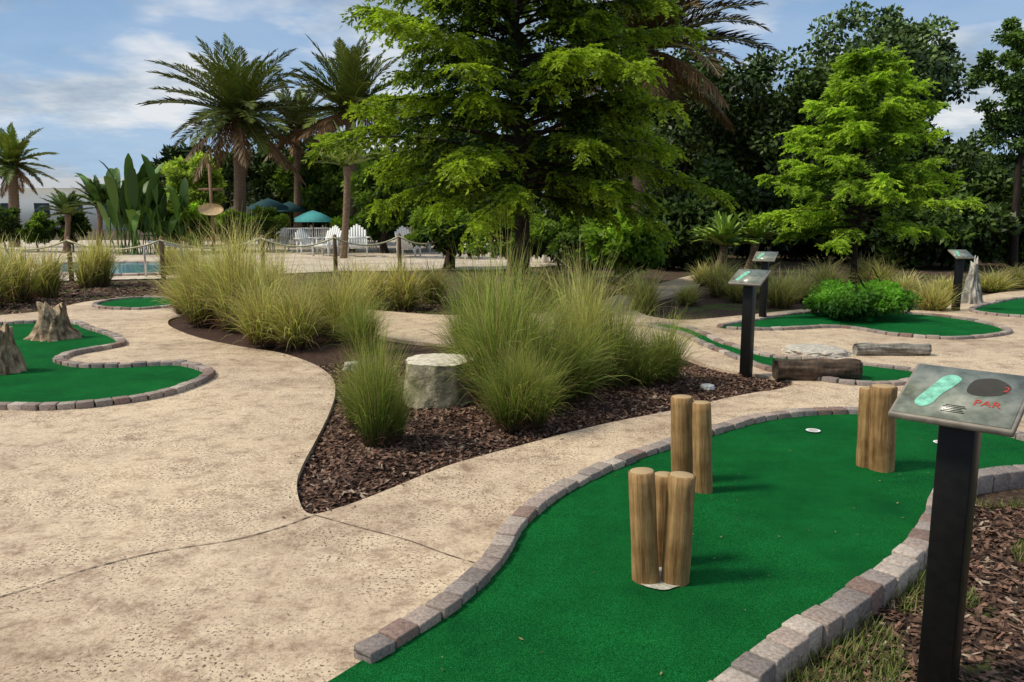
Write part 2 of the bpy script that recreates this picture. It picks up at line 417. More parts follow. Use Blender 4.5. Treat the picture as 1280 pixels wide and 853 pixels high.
# ------------------------------------------------------------ info signs
def panel_mat():
    m, nt, b, o = newmat('sign_panel_print'); co = objco(nt); f = noisen(nt, co, 9, 5, .6)
    r = ramp(nt, f, [(.35, (.10, .11, .08)), (.5, (.20, .22, .17)), (.68, (.36, .36, .29))]); nt.links.new(r.outputs[0], b.inputs['Base Color'])
    b.inputs['Roughness'].default_value = .25; b.inputs['Specular IOR Level'].default_value = .5; return m
M_panel = panel_mat(); M_frame = simple('sign_frame', (.24, .21, .17), .45, .25, 20); M_print = simple('print_dark', (.05, .045, .035), .5)
M_green = simple('print_green', (.20, .50, .36), .35, .4, 30); M_red = simple('print_red', (.45, .06, .04), .4, .1)
def rotx(a): c, s = math.cos(a), math.sin(a); return np.array([[1, 0, 0], [0, c, -s], [0, s, c]])
def sign(base, height, yaw, w=.36, d=.29, pw=.11, tilt=R(27), z0=0, detail=False):
    par = empty('tee_sign', (base[0], base[1], z0), yaw)
    mb = MB(); mb.box([0, 0, (height-.05)/2-.1], [pw, pw, height-.05+.2]); o = obj('post', mb.mesh('post', M_black), parent=par); bevel(o, .006)
    rx = rotx(tilt)
    mb = MB(); mb.box([0, 0, 0], [w, d, .024]); o = obj('panel_frame', mb.mesh('panel_frame', M_frame), (0, -.02, height), (tilt, 0, 0), parent=par); bevel(o, .006)
    mb = MB(); mb.box([0, 0, -.018], [w*.8, d*.8, .02]); o = obj('panel_bracket', mb.mesh('panel_bracket', M_black), (0, -.02, height), (tilt, 0, 0), parent=par)
    def on(x, y, k): return tuple(np.array([0, -.02, height])+rx@np.array([x, y, .012+k]))
    mb = MB(); mb.box([0, 0, 0], [w-.022, d-.022, .004]); obj('panel_face', mb.mesh('panel_face', M_panel), on(0, 0, .001), (tilt, 0, 0), parent=par)
    sh = spline([(-.12, -.07), (-.10, -.10), (-.07, -.08), (-.055, -.02), (-.03, .04), (-.02, .08), (-.045, .10), (-.075, .085), (-.095, .02)], n=6)*(w/.36)
    n = len(sh); mb = MB(); mb.add(np.column_stack([sh, np.zeros(n)]), [list(range(n))]); obj('hole_map', mb.mesh('hole_map', M_green), on(0, 0, .0045), (tilt, 0, 0), parent=par)
    if detail:
        for txt, x, y, s in (('PAR', .085, -.055, .045), ('2', .12, .04, .04)):
            c = bpy.data.curves.new('lettering', 'FONT'); c.body = txt; c.size = s; c.align_x = 'CENTER'; c.extrude = .0004; c.materials.append(M_red)
            t = bpy.data.objects.new('lettering', c); scene.collection.objects.link(t); t.parent = par; t.location = on(x, y, .005); t.rotation_euler = (tilt, 0, 0)
        sh = spline([(.01, .02), (.05, .0), (.11, .02), (.13, .07), (.08, .11), (.02, .09)], n=6)
        n = len(sh); mb = MB(); mb.add(np.column_stack([sh, np.zeros(n)]), [list(range(n))]); obj('picture', mb.mesh('picture', M_print), on(0, 0, .0038), (tilt, 0, 0), parent=par)
        for i in range(5):
            mb = MB(); mb.box([0, 0, 0], [.07-.012*(i % 3), .0028, .0006]); obj('print_line', mb.mesh('print_line', M_print), on(.0, -.11+.009*i, .0052), (tilt, 0, 0), parent=par)
    return par
pc = P(1206, 474, 2.62); sign((pc[0], pc[1]), pc[2], R(-43), .37, .32, .11, R(24), GZ, True)
g = G(932, 470); pc = P(934, 347, g[1]); sign(g, pc[2], R(-40), .33, .28, .10)
g = G(953, 399); pc = P(953, 321, g[1]); sign(g, pc[2], R(-30), .33, .28, .10)
g = G(1194, 388); pc = P(1196, 318, g[1]); sign(g, pc[2], R(5), .32, .28, .10)

# ------------------------------------------------------------ stumps / lying logs
M_stump = vcol('stump_wood', .9, 25, .02)
def stump(name, base, H, r0, r1, seed, c0, c1, jag=.2, rid=.12, top=None, z0=0.0, sx=1):
    rr = np.random.default_rng(seed); n = 56; k = 26; mb = MB(); V = []; Cc = []
    for i in range(k+1):
        t = i/k
        for j in range(n):
            a = j/n*2*math.pi
            r = (r1+(r0-r1)*(1-t)**1.8)*(1+rid*noise.noise(Vector((math.cos(a)*2.6+seed, math.sin(a)*2.6, t*.8)))*2+rid*.6*noise.noise(Vector((math.cos(a)*7, math.sin(a)*7+seed, t*3)))*2)
            h = H*t*(1+jag*(noise.noise(Vector((math.cos(a)*1.7, math.sin(a)*1.7, seed*3.1)))+.6*noise.noise(Vector((math.cos(a)*5, math.sin(a)*5, seed*1.1))))*t)
            V.append([r*math.cos(a)*sx, r*math.sin(a), h])
            w = .5+.9*noise.noise(Vector((math.cos(a)*4, math.sin(a)*4, t*5+seed))); w = min(max(w, 0), 1)
            Cc.append(np.array(c0)*(1-w)+np.array(c1)*w)
    Fs = [[i*n+j, i*n+(j+1) % n, (i+1)*n+(j+1) % n, (i+1)*n+j] for i in range(k) for j in range(n)]
    mb.add(V, Fs, np.array(Cc)); T = np.array(V[-n:]); cen = T.mean(0)
    rings = [T*s+cen*(1-s) for s in (1, .94, .6, .3)]
    for q in range(1, 4): rings[q][:, 2] += np.array([.006, .01, .012][q-1])
    tv = np.vstack(rings+[cen[None]+[0, 0, .012]]); tf = [[q*n+j, q*n+(j+1) % n, (q+1)*n+(j+1) % n, (q+1)*n+j] for q in range(3) for j in range(n)]
    tc = np.array(top if top is not None else c1); base_i = mb.n
    mb.add(tv, tf, np.array([tc*rr.uniform(.85, 1.1) for _ in tv]))
    mb.f.append(np.array([[base_i+3*n+j, base_i+3*n+(j+1) % n, base_i+4*n] for j in range(n)])); mb.m.append(np.zeros(n, int))
    return obj(name, mb.mesh(name, M_stump, True), (base[0], base[1], z0))
g = G(550, 506); stump('tree_stump', g, .41, .31, .29, 3, (.17, .16, .09), (.48, .42, .30), .03, .05, (.66, .60, .47), -.02)
g = G(70, 424); stump('cypress_knee', g, .40, .30, .13, 5, (.12, .08, .045), (.52, .39, .25), .4, .28)
g = G(6, 466); stump('cypress_knee', g, .42, .20, .10, 8, (.12, .08, .045), (.52, .39, .25), .45, .28)
g = G(1213, 379); stump('cypress_knee', g, .72, .2, .06, 12, (.12, .11, .09), (.55, .52, .46), .35, .25)
g = G(440, 462); stump('landscape_rock', g, .07, .09, .07, 15, (.3, .28, .24), (.5, .47, .4), .2, .2)
g = G(492, 372); stump('landscape_rock', g, .3, .22, .2, 16, (.4, .4, .38), (.6, .6, .57), .1, .05)
def lying(name, u0, u1, vbase, rad, c0, c1, seed):
    a, b = G(u0, vbase), G(u1, vbase); n = 28; k = 20; mb = MB(); V = []; Cc = []
    ax = np.array([b[0]-a[0], b[1]-a[1], 0]); L = np.linalg.norm(ax); ax /= L; sd = np.array([-ax[1], ax[0], 0])
    for i in range(k+1):
        t = i/k
        for j in range(n):
            al = j/n*6.2832; r = rad*(1+.16*noise.noise(Vector((math.cos(al)*2, math.sin(al)*2, t*4+seed)))*2)
            V.append(np.array([a[0], a[1], rad*.93])+ax*L*t+sd*r*math.cos(al)+np.array([0, 0, r*math.sin(al)]))
            w = min(max(.5+noise.noise(Vector((math.cos(al)*6, math.sin(al)*6, t*3+seed)))*1.2, 0), 1); Cc.append(np.array(c0)*(1-w)+np.array(c1)*w)
    mb.add(V, [[i*n+j, i*n+(j+1) % n, (i+1)*n+(j+1) % n, (i+1)*n+j] for i in range(k) for j in range(n)], np.array(Cc))
    mb.f += [np.array([list(range(n))]), np.array([list(range(k*n, k*n+n))])]; mb.m += [np.zeros(1, int)]*2
    obj(name, mb.mesh(name, M_stump, True))
lying('fallen_log', 968, 1072, 474, .10, (.035, .025, .018), (.13, .09, .06), 1)
lying('driftwood_log', 1068, 1160, 444, .07, (.12, .11, .09), (.4, .37, .31), 4)
g = G(1020, 441); stump('landscape_rock', g, .05, .38, .34, 19, (.4, .35, .28), (.55, .5, .42), .1, .08)
g = G(884, 486, 0); stump('landscape_rock', g, .03, .07, .06, 23, (.5, .5, .5), (.6, .6, .58), .1, .05)

# ------------------------------------------------------------ ornamental grass
def grass_mesh(seed, nb, spread, c_base, c_mid, c_tip, width=.006, straw=.2, brown=.12, arch=1.0):
    r = np.random.default_rng(seed); mb = MB(); K = 6
    ntuft = 24; ta = r.uniform(0, 6.283, ntuft); tsp = r.beta(1.3, 1.8, ntuft)*spread; tL = r.uniform(.62, 1.14, ntuft); tv = r.uniform(.65, 1.3, ntuft)
    ti = r.integers(0, ntuft, nb)
    az = r.uniform(0, 6.283, nb); rad = .19*np.sqrt(r.random(nb)); az2 = ta[ti]+r.normal(0, .5, nb)
    base = np.stack([rad*np.cos(az), rad*np.sin(az), np.zeros(nb)], 1)
    t0 = np.abs(tsp[ti]+r.normal(0, .16, nb)); L = tL[ti]*(1.1-.22*t0)*r.uniform(.55, 1.12, nb)
    isb = r.random(nb) < brown; t0[isb] = r.uniform(.7, 1.4, isb.sum()); L[isb] = r.uniform(.2, .5, isb.sum())
    dr = r.uniform(.1, 1.5, nb)*arch
    hd = np.stack([np.cos(az2), np.sin(az2), np.zeros(nb)], 1); sd = np.stack([-np.sin(az2), np.cos(az2), np.zeros(nb)], 1)
    sd += r.normal(0, .5, (nb, 3)); sd /= np.linalg.norm(sd, axis=1)[:, None]
    p = base.copy(); pts = [p.copy()]
    for k in range(K-1):
        s = (k+.5)/(K-1); th = t0+dr*s**2
        p = p+(L/(K-1))[:, None]*(np.sin(th)[:, None]*hd+np.cos(th)[:, None]*np.array([0, 0, 1.])); pts.append(p.copy())
    ws = width*np.array([.8, 1, .95, .75, .45, .1])
    v = np.stack([np.stack([pts[k]-sd*ws[k]/2, pts[k]+sd*ws[k]/2], 1) for k in range(K)], 1)
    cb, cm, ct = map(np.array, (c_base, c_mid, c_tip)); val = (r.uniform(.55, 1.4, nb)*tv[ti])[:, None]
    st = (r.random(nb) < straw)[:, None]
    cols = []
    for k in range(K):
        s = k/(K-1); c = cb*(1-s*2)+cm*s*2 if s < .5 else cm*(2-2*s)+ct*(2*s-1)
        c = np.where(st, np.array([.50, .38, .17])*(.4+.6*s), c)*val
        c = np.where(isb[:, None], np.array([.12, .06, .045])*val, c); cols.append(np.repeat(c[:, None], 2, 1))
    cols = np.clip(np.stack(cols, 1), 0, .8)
    idx = np.arange(nb)[:, None]*K*2; Fs = np.concatenate([idx+np.array([[2*k, 2*k+1, 2*k+3, 2*k+2]]) for k in range(K-1)])
    mb.add(v.reshape(-1, 3), Fs, cols.reshape(-1, 3)); return mb.mesh('grass_clump', M_grass)
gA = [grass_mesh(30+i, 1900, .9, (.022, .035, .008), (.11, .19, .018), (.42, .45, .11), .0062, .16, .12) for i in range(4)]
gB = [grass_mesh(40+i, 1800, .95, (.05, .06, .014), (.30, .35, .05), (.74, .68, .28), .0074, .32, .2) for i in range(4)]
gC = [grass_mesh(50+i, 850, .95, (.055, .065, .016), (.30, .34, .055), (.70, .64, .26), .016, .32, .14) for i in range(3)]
def clump(u, v, top, halfw, kind, z=0):
    g = G(u, v, z); h = P(u, top, g[1])[2]-z; w = halfw/F*g[1]
    me = kind[rng.integers(len(kind))]
    obj('ornamental_grass', me, (g[0], g[1], z), (0, 0, rng.uniform(0, 6.28)), (w/.55, w/.55, h/.96))
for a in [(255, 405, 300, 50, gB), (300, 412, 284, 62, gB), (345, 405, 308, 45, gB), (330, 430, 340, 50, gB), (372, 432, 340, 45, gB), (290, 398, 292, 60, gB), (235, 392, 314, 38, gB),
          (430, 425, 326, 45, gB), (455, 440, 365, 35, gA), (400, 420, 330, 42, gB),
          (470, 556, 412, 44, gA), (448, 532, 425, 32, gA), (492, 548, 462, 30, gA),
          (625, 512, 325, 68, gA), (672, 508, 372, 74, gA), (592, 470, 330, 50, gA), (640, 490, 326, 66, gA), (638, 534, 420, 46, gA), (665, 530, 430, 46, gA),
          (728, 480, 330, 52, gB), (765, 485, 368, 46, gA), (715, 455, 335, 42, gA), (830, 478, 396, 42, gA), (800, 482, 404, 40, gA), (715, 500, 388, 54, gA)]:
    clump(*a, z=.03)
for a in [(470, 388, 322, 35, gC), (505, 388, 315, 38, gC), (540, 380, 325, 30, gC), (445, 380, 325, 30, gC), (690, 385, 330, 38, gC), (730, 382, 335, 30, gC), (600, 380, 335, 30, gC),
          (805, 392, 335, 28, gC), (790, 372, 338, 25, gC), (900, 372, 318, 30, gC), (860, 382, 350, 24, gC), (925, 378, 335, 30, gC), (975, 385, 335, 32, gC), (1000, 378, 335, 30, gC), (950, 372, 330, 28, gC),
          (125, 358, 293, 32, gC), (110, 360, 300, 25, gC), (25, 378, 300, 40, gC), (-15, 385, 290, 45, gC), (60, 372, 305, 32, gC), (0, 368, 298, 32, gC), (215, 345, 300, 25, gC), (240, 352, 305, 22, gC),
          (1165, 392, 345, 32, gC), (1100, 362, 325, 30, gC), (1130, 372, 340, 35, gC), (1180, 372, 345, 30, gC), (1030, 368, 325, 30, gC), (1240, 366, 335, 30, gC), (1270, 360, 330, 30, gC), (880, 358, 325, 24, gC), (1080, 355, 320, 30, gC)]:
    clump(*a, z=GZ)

def tufts(name, poly, n, L=.06, z=GZ):
    lo, hi = poly.min(0), poly.max(0); p = rng.uniform(lo, hi, (n*4, 2)); p = p[inside(p, poly)]
    m = np.array([noise.noise(Vector((x*1.6, y*1.6, 9))) for x, y in p]) > -.02; p = p[m][:n]; n = len(p)
    a = rng.uniform(0, 6.28, n); d = np.stack([np.cos(a)*.6, np.sin(a)*.6, rng.uniform(.5, 1.2, n)], 1); l = rng.uniform(.4, 1.3, n)[:, None]*L
    s = np.stack([-np.sin(a), np.cos(a), np.zeros(n)], 1)*.003; c = np.column_stack([p, np.full(n, z)])
    q = np.stack([c-s, c+s, c+d*l+s*.3, c+d*l-s*.3], 1); t = rng.random(n)[:, None]
    mb = MB(); mb.quads(q, np.array([.05, .09, .015])*(1-t)+np.array([.25, .27, .08])*t); return obj(name, mb.mesh(name, M_grass))
tufts('lawn_grass', rb, 16000)
pl = np.column_stack([rng.uniform(-3.5, 3.5, 520), rng.uniform(2.4, 9, 520)]); pl = pl[inside(pl, slab_out) & ~inside(pl, bed)]
n = len(pl); a = rng.uniform(0, 6.28, n); L = rng.uniform(.004, .013, n)[:, None]; d = np.stack([np.cos(a), np.sin(a), rng.uniform(0, .3, n)], 1); s = np.stack([-np.sin(a), np.cos(a), rng.uniform(-.2, .3, n)], 1)*.35
zz = np.where(inside(pl, main_poly), .02, .007); c = np.column_stack([pl, zz])
mb = MB(); mb.quads(np.stack([c-d*L, c-s*L, c+d*L, c+s*L], 1), np.array([.09, .06, .03])+rng.random((n, 1))*np.array([.3, .25, .1])); obj('leaf_litter', mb.mesh('leaf_litter', M_chip))

# ------------------------------------------------------------ trees
def diamond(mb, c, d, L, W, col, r, m=0):
    d = d/(np.linalg.norm(d, axis=1)[:, None]+1e-9); s = np.cross(d, r.normal(0, 1, d.shape)); s /= np.linalg.norm(s, axis=1)[:, None]+1e-9
    L = np.broadcast_to(L, (len(c),))[:, None]; W = np.broadcast_to(W, (len(c),))[:, None]
    mb.quads(np.stack([c, c+d*L*.45+s*W*.5, c+d*L, c+d*L*.45-s*W*.5], 1), col, m)
def cypress(base, H, Rc, z0, tr, nl, nt_, nlf, seed, dark, light, leafL=.07, leafW=.02, droop=.5, ex=.75, lowf=.72):
    r = np.random.default_rng(seed); par = empty('bald_cypress_tree', (base[0], base[1], GZ))
    wood = MB(); tz = np.linspace(0, H, 14); tx = np.cumsum(r.normal(0, .03, 14)); ty = np.cumsum(r.normal(0, .03, 14)); tx -= tx[0]; ty -= ty[0]
    wood.tube(np.stack([tx, ty, tz], 1), tr*(1-tz/H*.92)*(1+.6*np.exp(-tz/.25)), n=12)
    lf = MB()
    for i in range(nl):
        u = (i+r.random())/nl; h = z0+(H-z0)*u**1.05*.97; az = i*2.39996+r.normal(0, .3)
        L = (Rc*(1-u)**ex*r.uniform(.62, 1.12)+.3)*(min(1, lowf+u*3)); el = R(8+35*u+r.normal(0, 8))
        s = np.linspace(0, 1, 8); x = L*s; zz = h+L*(np.sin(el)*s-droop*.45*s**2.2)
        b2 = r.normal(0, .18); ax = az+b2*s; bx = np.interp(h, tz, tx); by = np.interp(h, tz, ty)
        pts = np.stack([bx+x*np.cos(ax), by+x*np.sin(ax), zz], 1)
        wood.tube(pts, np.linspace(max(.035*L/2, .012)*(1-u*.5), .004, 8), n=5, cap=False)
        m = int(nt_*(.35+L/Rc)); t = r.uniform(.18, 1, m)**.8
        st = np.stack([np.interp(t, s, pts[:, k]) for k in range(3)], 1)
        tang = np.stack([np.cos(az+b2*t), np.sin(az+b2*t), np.sin(el)-droop*t], 1)
        sid = np.stack([-np.sin(az+b2*t), np.cos(az+b2*t), np.zeros(m)], 1)*r.choice([-1, 1], m)[:, None]
        td = tang*r.uniform(.3, .9, m)[:, None]+sid*r.uniform(.3, 1, m)[:, None]+np.array([0, 0, 1])*r.normal(-.15, .32, m)[:, None]
        td /= np.linalg.norm(td, axis=1)[:, None]
        tl = r.uniform(.22, .6, m)*(1.1-.4*t)*(Rc/3)**.5
        ss = r.random((m, nlf)); sag = droop*.75*tl[:, None]*ss**2
        c = st[:, None]+td[:, None]*(tl[:, None]*ss)[..., None]; c[..., 2] -= sag
        sx = np.cross(td, [0, 0, 1.]); sx /= np.linalg.norm(sx, axis=1)[:, None]+1e-9
        dd = td[:, None]*.7+sx[:, None]*r.choice([-1, 1], (m, nlf))[..., None]*.8+r.normal(0, .25, (m, nlf, 3)); dd[..., 2] -= .3
        limbv = r.uniform(-.25, .25); tv = np.clip(r.beta(1.5, 2, m)+limbv+(t-.65)*.8, 0, 1)[:, None, None]  # painted light: outer sprays tinted as sunlit, inner crown darkened as shade
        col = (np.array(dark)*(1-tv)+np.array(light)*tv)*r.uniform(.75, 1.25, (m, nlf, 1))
        diamond(lf, c.reshape(-1, 3), dd.reshape(-1, 3), leafL*r.uniform(.6, 1.2, m*nlf), leafW, col.reshape(-1, 3), r)
    obj('trunk_and_limbs', wood.mesh('trunk', M_bark, True), parent=par); obj('crown', lf.mesh('crown', M_fol), parent=par); return par
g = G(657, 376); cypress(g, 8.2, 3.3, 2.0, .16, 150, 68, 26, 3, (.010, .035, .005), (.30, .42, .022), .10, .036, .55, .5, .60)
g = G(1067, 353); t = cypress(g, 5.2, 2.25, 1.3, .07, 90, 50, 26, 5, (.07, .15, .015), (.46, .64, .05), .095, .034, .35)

def broadtree(mb, wood, x, y, H, Rc, z0, seed, nc, nl, ls, dark, light, squash=.8, tr=.2, spreadc=.3):
    r = np.random.default_rng(seed); zc = (H+z0)/2; hz = (H-z0)/2*.84; Rc = Rc*.88
    wood.tube([[x, y, GZ], [x+r.normal(0, .1), y, z0], [x+r.normal(0, .3), y, zc]], [tr, tr*.75, tr*.4], n=8, cap=False)
    d = r.normal(0, 1, (nc, 3)); d /= np.linalg.norm(d, axis=1)[:, None]; rad = r.uniform(.3, 1.0, nc)**.6*(1+.13*np.sin(d[:, 0]*5+seed)+.08*np.sin(d[:, 2]*7))
    c = np.stack([x+d[:, 0]*rad*Rc, y+d[:, 1]*rad*Rc, zc+d[:, 2]*rad*hz], 1)
    for k in range(0, nc, max(1, nc//14)):
        p0 = np.array([x, y, z0+r.random()*(zc-z0)]); md = (p0+c[k])/2+r.normal(0, .2, 3); wood.tube([p0, md, c[k]], [tr*.4, tr*.22, .02], n=5, cap=False)
    cs = Rc*spreadc*r.uniform(.5, 1.1, nc)
    off = r.normal(0, 1, (nc, nl, 3)); off /= np.linalg.norm(off, axis=2)[..., None]; off *= r.random((nc, nl, 1))**.45
    p = c[:, None]+off*cs[:, None, None]*np.array([1, 1, squash*.8])
    tone = np.clip(r.beta(1.6, 2.2, nc)[:, None]+off[..., 2]*.35+((c[:, 2]-zc)/hz*.2)[:, None], 0, 1)[..., None]  # light from above put into leaf colour: clump and crown tops lighter
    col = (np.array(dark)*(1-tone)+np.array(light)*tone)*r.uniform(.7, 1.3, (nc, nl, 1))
    dd = off+r.normal(0, .7, off.shape); dd[..., 2] -= .2
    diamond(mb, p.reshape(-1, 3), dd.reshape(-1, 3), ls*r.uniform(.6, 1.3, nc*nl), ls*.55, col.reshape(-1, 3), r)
def tree(name, u, Y, vtop, wpx, vlow, seed, nc, nl, ls, dark, light, mat=None, **k):
    x = P(u, 268, Y)[0]; H = P(u, vtop, Y)[2]; Rc = wpx/2/F*Y; z0 = max(P(u, vlow, Y)[2], .1); lf = MB(); wd = MB()
    broadtree(lf, wd, 0, 0, H, Rc, z0, seed, nc, nl, ls, dark, light, **k)
    par = empty(name, (x, Y, 0)); obj('trunk_and_limbs', wd.mesh('trunk', M_bark, True), parent=par); obj('crown', lf.mesh('crown', mat or M_fol), parent=par)
DK = ((.008, .020, .004), (.075, .125, .018)); MD = ((.02, .055, .007), (.19, .29, .03)); BR = ((.05, .13, .012), (.36, .54, .05))
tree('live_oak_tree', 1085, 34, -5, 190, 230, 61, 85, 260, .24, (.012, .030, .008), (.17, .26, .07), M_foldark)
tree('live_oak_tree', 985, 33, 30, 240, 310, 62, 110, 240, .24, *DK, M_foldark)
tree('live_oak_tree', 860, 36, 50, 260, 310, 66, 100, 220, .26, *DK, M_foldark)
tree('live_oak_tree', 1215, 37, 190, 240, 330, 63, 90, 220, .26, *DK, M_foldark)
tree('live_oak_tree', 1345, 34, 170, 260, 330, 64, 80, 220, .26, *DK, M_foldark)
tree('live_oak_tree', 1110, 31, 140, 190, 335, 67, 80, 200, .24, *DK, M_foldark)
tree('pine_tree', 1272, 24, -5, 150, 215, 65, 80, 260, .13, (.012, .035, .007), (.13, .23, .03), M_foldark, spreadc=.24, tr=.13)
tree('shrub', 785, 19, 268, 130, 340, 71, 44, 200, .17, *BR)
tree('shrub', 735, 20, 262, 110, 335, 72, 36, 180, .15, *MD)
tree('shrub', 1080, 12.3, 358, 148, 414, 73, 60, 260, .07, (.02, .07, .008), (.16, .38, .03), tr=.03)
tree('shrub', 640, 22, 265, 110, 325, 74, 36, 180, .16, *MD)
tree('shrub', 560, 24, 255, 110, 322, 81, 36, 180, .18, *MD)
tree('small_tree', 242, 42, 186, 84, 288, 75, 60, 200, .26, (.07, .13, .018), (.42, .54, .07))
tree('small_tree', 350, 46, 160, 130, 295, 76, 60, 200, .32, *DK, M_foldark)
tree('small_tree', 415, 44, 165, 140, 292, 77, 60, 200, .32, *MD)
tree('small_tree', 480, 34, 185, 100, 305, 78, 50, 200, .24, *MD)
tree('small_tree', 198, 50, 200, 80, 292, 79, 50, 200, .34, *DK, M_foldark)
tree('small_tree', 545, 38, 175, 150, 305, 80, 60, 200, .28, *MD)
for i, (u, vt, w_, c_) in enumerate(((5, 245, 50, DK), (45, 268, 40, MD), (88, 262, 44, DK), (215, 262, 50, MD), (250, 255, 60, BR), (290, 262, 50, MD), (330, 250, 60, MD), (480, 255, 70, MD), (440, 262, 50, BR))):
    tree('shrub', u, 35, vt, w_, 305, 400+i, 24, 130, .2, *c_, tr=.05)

lf = MB(); wd = MB(); r = np.random.default_rng(5)
for k in range(34):
    u = -120+k*44+r.normal(0, 8); Y = r.uniform(52, 66) if u < 820 else r.uniform(40, 48)
    vt = (236 if u < 90 else 228 if u < 200 else 190 if u < 560 else 110 if u < 850 else 115 if u < 1060 else 172)+r.normal(0, 8)
    if u < 190: Y = 115
    x = P(u, 268, Y)[0]; H = P(u, vt, Y)[2]
    broadtree(lf, wd, x, Y, H, Y*.044, .3, 200+k, 40, 150, .5, (.004, .012, .004), (.04, .075, .014), tr=.2, spreadc=.42)
par = empty('distant_trees'); obj('trunks', wd.mesh('trunks', M_bark), parent=par); obj('foliage', lf.mesh('foliage', M_foldark), parent=par)
lf = MB(); wd = MB()
for k in range(22):
    u = 700+k*32; Y = r.uniform(24, 30); x = P(u, 268, Y)[0]
    broadtree(lf, wd, x, Y, r.uniform(1.8, 3.6), 1.3, .0, 300+k, 30, 150, .24, (.006, .016, .003), (.07, .12, .016), tr=.05, spreadc=.45)
par = empty('understorey_shrubs'); obj('stems', wd.mesh('stems', M_bark), parent=par); obj('foliage', lf.mesh('foliage', M_foldark), parent=par)

# ------------------------------------------------------------ palms
def palm(name, u, Y, vcrown, rpx, seed, nf=46, tr=.2, dark=(.026, .042, .010), light=(.20, .25, .04), up=1.4, low=-.7, droop=.65, dead=.14, lw=.05, ll=.5):
    r = np.random.default_rng(seed); c = P(u, vcrown, Y); Lf = rpx/F*Y*1.04; par = empty(name, (c[0], Y, 0)); H = c[2]
    wd = MB(); k = max(int(H/.16), 4)*2; z = np.linspace(GZ, H, k); rad = tr*(1.12-.2*z/H)*(1+.09*(np.arange(k) % 2)); rad[-4:] *= 1.3
    bend = .25*np.sin(z/H*1.4); wd.tube(np.stack([bend-bend[-1], 0*z, z], 1), rad, n=14)
    obj('trunk', wd.mesh('trunk', M_palmbark), parent=par); lf = MB()
    for i in range(nf):
        q = (i+.5)/nf; el = up-(up-low)*q+r.normal(0, .12); az = i*2.39996+r.normal(0, .2); isd = (q > 1-dead)
        L = Lf*r.uniform(.8, 1.12)*(.85 if q < .15 else 1); K = 12; s = np.linspace(0, 1, K); th = el-droop*s**1.6*(1 if q < .8 else .6)*r.uniform(.5, 1.25)
        st = L/(K-1); px = np.r_[0, np.cumsum(np.cos(th[:-1])*st)]; pz = np.r_[0, np.cumsum(np.sin(th[:-1])*st)]
        hd = np.array([math.cos(az), math.sin(az), 0]); pts = hd*px[:, None]+np.array([0, 0, 1])*pz[:, None]+[0, 0, H]
        cc = np.array([.18, .10, .045]) if isd else np.array([.18, .19, .05])
        lf.tube(pts, np.linspace(.03, .006, K)*max(Lf/2.5, .5), c=cc, n=4, cap=False)
        nlv = 60; t = np.linspace(.08, 1, nlv); pp = np.stack([np.interp(t, s, pts[:, a]) for a in range(3)], 1)
        tt = np.interp(t, s, th); tg = hd*np.cos(tt)[:, None]+np.array([0, 0, 1])*np.sin(tt)[:, None]
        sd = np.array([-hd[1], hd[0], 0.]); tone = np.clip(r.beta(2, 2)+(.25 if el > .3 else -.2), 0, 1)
        for sg in (-1, 1):
            d = tg*(.6+.7*t[:, None]**2)+sd*sg*.8+np.array([0, 0, .3 if not isd else -.5])+r.normal(0, .12, (nlv, 3)); d /= np.linalg.norm(d, axis=1)[:, None]
            ln = ll*(Lf/2.5)*np.sin(np.clip(t*.90+.12, 0, 1)*math.pi)**.5*r.uniform(.85, 1.1, nlv); ln = np.maximum(ln, .12)
            wv = tg*lw*.6; mid = pp+d*ln[:, None]*.5; tip = pp+d*ln[:, None]; tip[:, 2] -= ln*.12
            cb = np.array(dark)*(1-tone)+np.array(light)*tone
            if isd: cb = np.array([.17, .095, .04])
            col = cb*r.uniform(.7, 1.3, (nlv, 1))
            lf.quads(np.stack([pp, mid+wv, tip, mid-wv], 1), col)
    obj('fronds', lf.mesh('fronds', M_foldark), parent=par); return par
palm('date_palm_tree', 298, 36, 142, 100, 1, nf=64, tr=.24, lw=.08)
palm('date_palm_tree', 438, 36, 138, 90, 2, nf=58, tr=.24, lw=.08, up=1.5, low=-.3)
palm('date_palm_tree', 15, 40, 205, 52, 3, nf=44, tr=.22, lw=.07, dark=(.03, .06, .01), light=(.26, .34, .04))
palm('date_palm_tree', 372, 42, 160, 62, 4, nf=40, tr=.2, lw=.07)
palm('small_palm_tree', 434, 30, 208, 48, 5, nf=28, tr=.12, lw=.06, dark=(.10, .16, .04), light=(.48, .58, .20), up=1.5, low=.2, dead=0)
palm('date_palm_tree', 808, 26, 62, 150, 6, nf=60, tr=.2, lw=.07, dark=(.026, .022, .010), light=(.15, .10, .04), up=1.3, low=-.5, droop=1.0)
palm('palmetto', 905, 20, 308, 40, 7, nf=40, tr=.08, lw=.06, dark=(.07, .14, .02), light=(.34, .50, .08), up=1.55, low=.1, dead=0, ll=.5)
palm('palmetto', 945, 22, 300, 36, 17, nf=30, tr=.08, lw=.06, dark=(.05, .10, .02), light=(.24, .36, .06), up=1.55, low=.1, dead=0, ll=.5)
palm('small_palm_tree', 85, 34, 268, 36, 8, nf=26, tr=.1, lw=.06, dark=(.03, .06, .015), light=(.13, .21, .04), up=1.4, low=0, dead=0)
palm('small_palm_tree', 125, 33, 258, 40, 9, nf=30, tr=.1, lw=.06, dark=(.03, .06, .015), light=(.13, .21, .04), up=1.4, low=0, dead=0)

